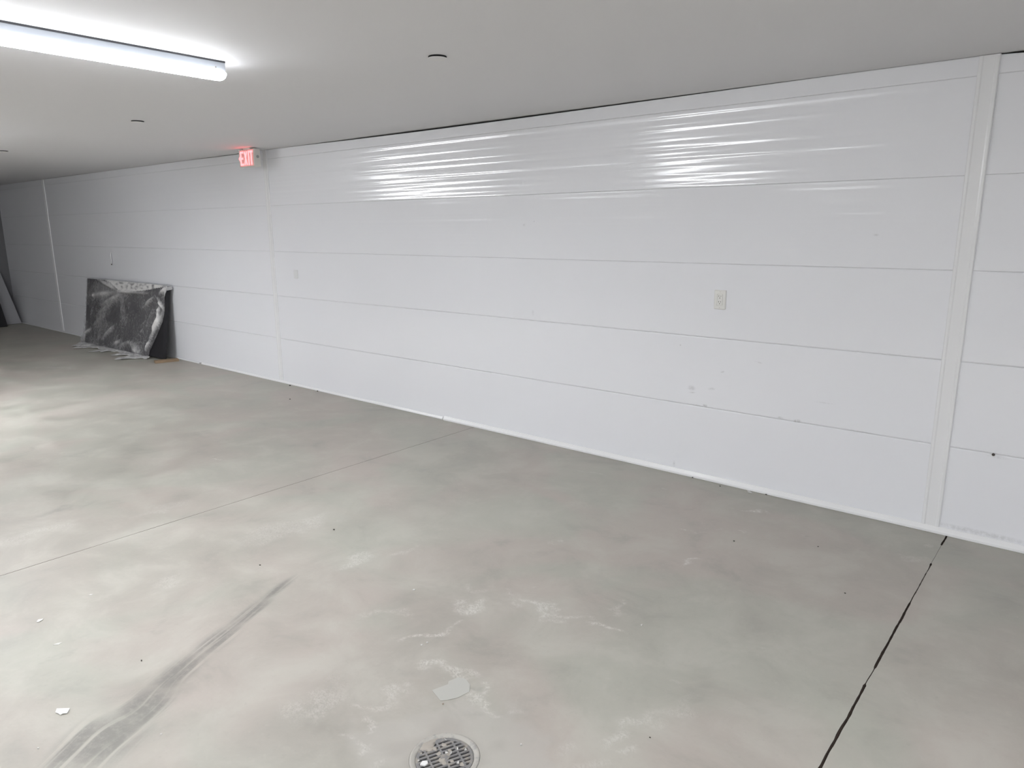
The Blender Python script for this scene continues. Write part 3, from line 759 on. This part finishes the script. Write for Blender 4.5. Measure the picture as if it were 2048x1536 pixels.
flake('pale_scrap', 905, 1378, [(-41,3),(-9,-9),(-8,-15),(12,-23),(26,-20),(35,-8),(34,6),(10,18),(-12,23),(-24,24)], .0006, mat('pale_film', (.49, .485, .45), .45), 'pale flat scrap stuck on the concrete above the floor drain', 'scrap')
flake('drain_chip', 849, 1528, [(-9,4),(-4,-3),(6,-4),(7,2),(0,6)], .004, M_chip, 'largest white chip lying on the left side of the drain grate', 'paint chip', -.002, .003)
flake('drain_chip', 837, 1522, [(-3,1),(0,-1),(3,0),(0,2)], .003, M_crumb, 'small white chip beside the largest chip on the drain grate', 'paint chip', -.002)
flake('drain_chip', 893, 1507, [(-4,2),(-3,-2),(4,-2),(3,2)], .003, M_crumb, 'white chip near the middle of the drain grate', 'paint chip', -.002, .002)
flake('drain_chip', 902, 1507, [(-2,4),(0,-3),(2,-3),(1,3)], .003, M_crumb, 'narrow white sliver right beside the chip in the middle of the grate', 'paint chip', -.002, .002)
flake('drain_chip', 915, 1499, [(-2,4),(-1,-4),(2,-2),(2,3)], .003, M_crumb, 'white chip on the right rib of the drain grate', 'paint chip', -.002, .002)
flake('drain_chip', 931, 1500, [(-3,3),(0,-2),(4,1),(2,3)], .003, M_crumb, 'small white chip on the right side of the drain grate', 'paint chip', -.002, .002)
flake('drain_chip', 916, 1527, [(-4,2),(1,-4),(3,-2),(3,3)], .003, M_crumb, 'white chip at the lower right of the drain grate', 'paint chip', -.002, .002)
flake('drain_chip', 891, 1480, [(-3,-2),(-1,-1),(4,2),(0,2)], .002, M_crumb, 'thin pale sliver near the upper edge of the drain grate', 'paint chip', -.002, .002)
def pebble(px, py, r, mt, label, cat='pebble', name='grit_speck'):
    r *= .72; bm = bmesh.new(); lump(bm, (0, 0, r*.4), (r*1.3, r), .7, px % 17, 2)
    o = bmobj(name, bm, mt, None, True); c = F(px, py); zmin = min(v.co.z for v in o.data.vertices); o.location = c-Vector((0, 0, zmin-.0005))
    return tag(o, label, cat)
pebble(668, 1060, .006, M_peb, 'dark speck alone on the floor below the far floor joint')
pebble(1440, 973, .005, M_peb, 'dark speck near the base trim, left of the white chip')
pebble(1532, 990, .006, M_peb, 'dark speck near the base trim, right of the white chip')
pebble(1385, 956, .006, M_peb, 'dark speck right against the base trim below the outlet')
pebble(1468, 1083, .005, M_peb, 'dark speck on the floor below the white scrape near the wall')
pebble(886, 1409, .0035, M_tan, 'reddish brown speck between the pale scrap and the drain')
pebble(580, 772, .012, M_peb, 'dark speck by the foot of the wall near the left joiner strip')
pebble(580, 799, .008, M_peb, 'dark speck on the floor below the left joiner strip, farther from the wall')
pebble(635, 783, .009, M_peb, 'dark speck at the foot of the wall right of the left joiner strip')
pebble(1636, 1094, .004, M_peb, 'dark speck on the floor left of the near floor joint')
pebble(1300, 1476, .003, M_peb, 'dark speck on the floor at the bottom, left of the near floor joint')
pebble(520, 1131, .005, M_peb, 'dark speck above the upper end of the tyre track')
pebble(1690, 1187, .004, M_peb, 'dark speck beside the near floor joint at the right')
pebble(283, 1322, .004, M_peb, 'dark speck just above the tyre track at the left')
# screw head in the right wall panel
bm = bmesh.new(); cyl(bm, (0, 0, 0), .007, .006, 14, 'Y'); o = bmobj('screw_head', bm, M_peb); p = W(1987, 909); o.location = (p.x, -.002, p.z)
tag(o, 'small dark screw head in the wall panel right of the wide joiner strip', 'screw')

# ------------------------------------------------------------------ world and view
w = bpy.data.worlds.new('world'); SC.world = w; w.use_nodes = True
w.node_tree.nodes['Background'].inputs[0].default_value = (0, 0, 0, 1)
SC.view_settings.view_transform = 'Standard'; SC.view_settings.look = 'None'
SC.view_settings.gamma = 1; SC.view_settings.use_curve_mapping = False
SC.view_settings.exposure = 0.50
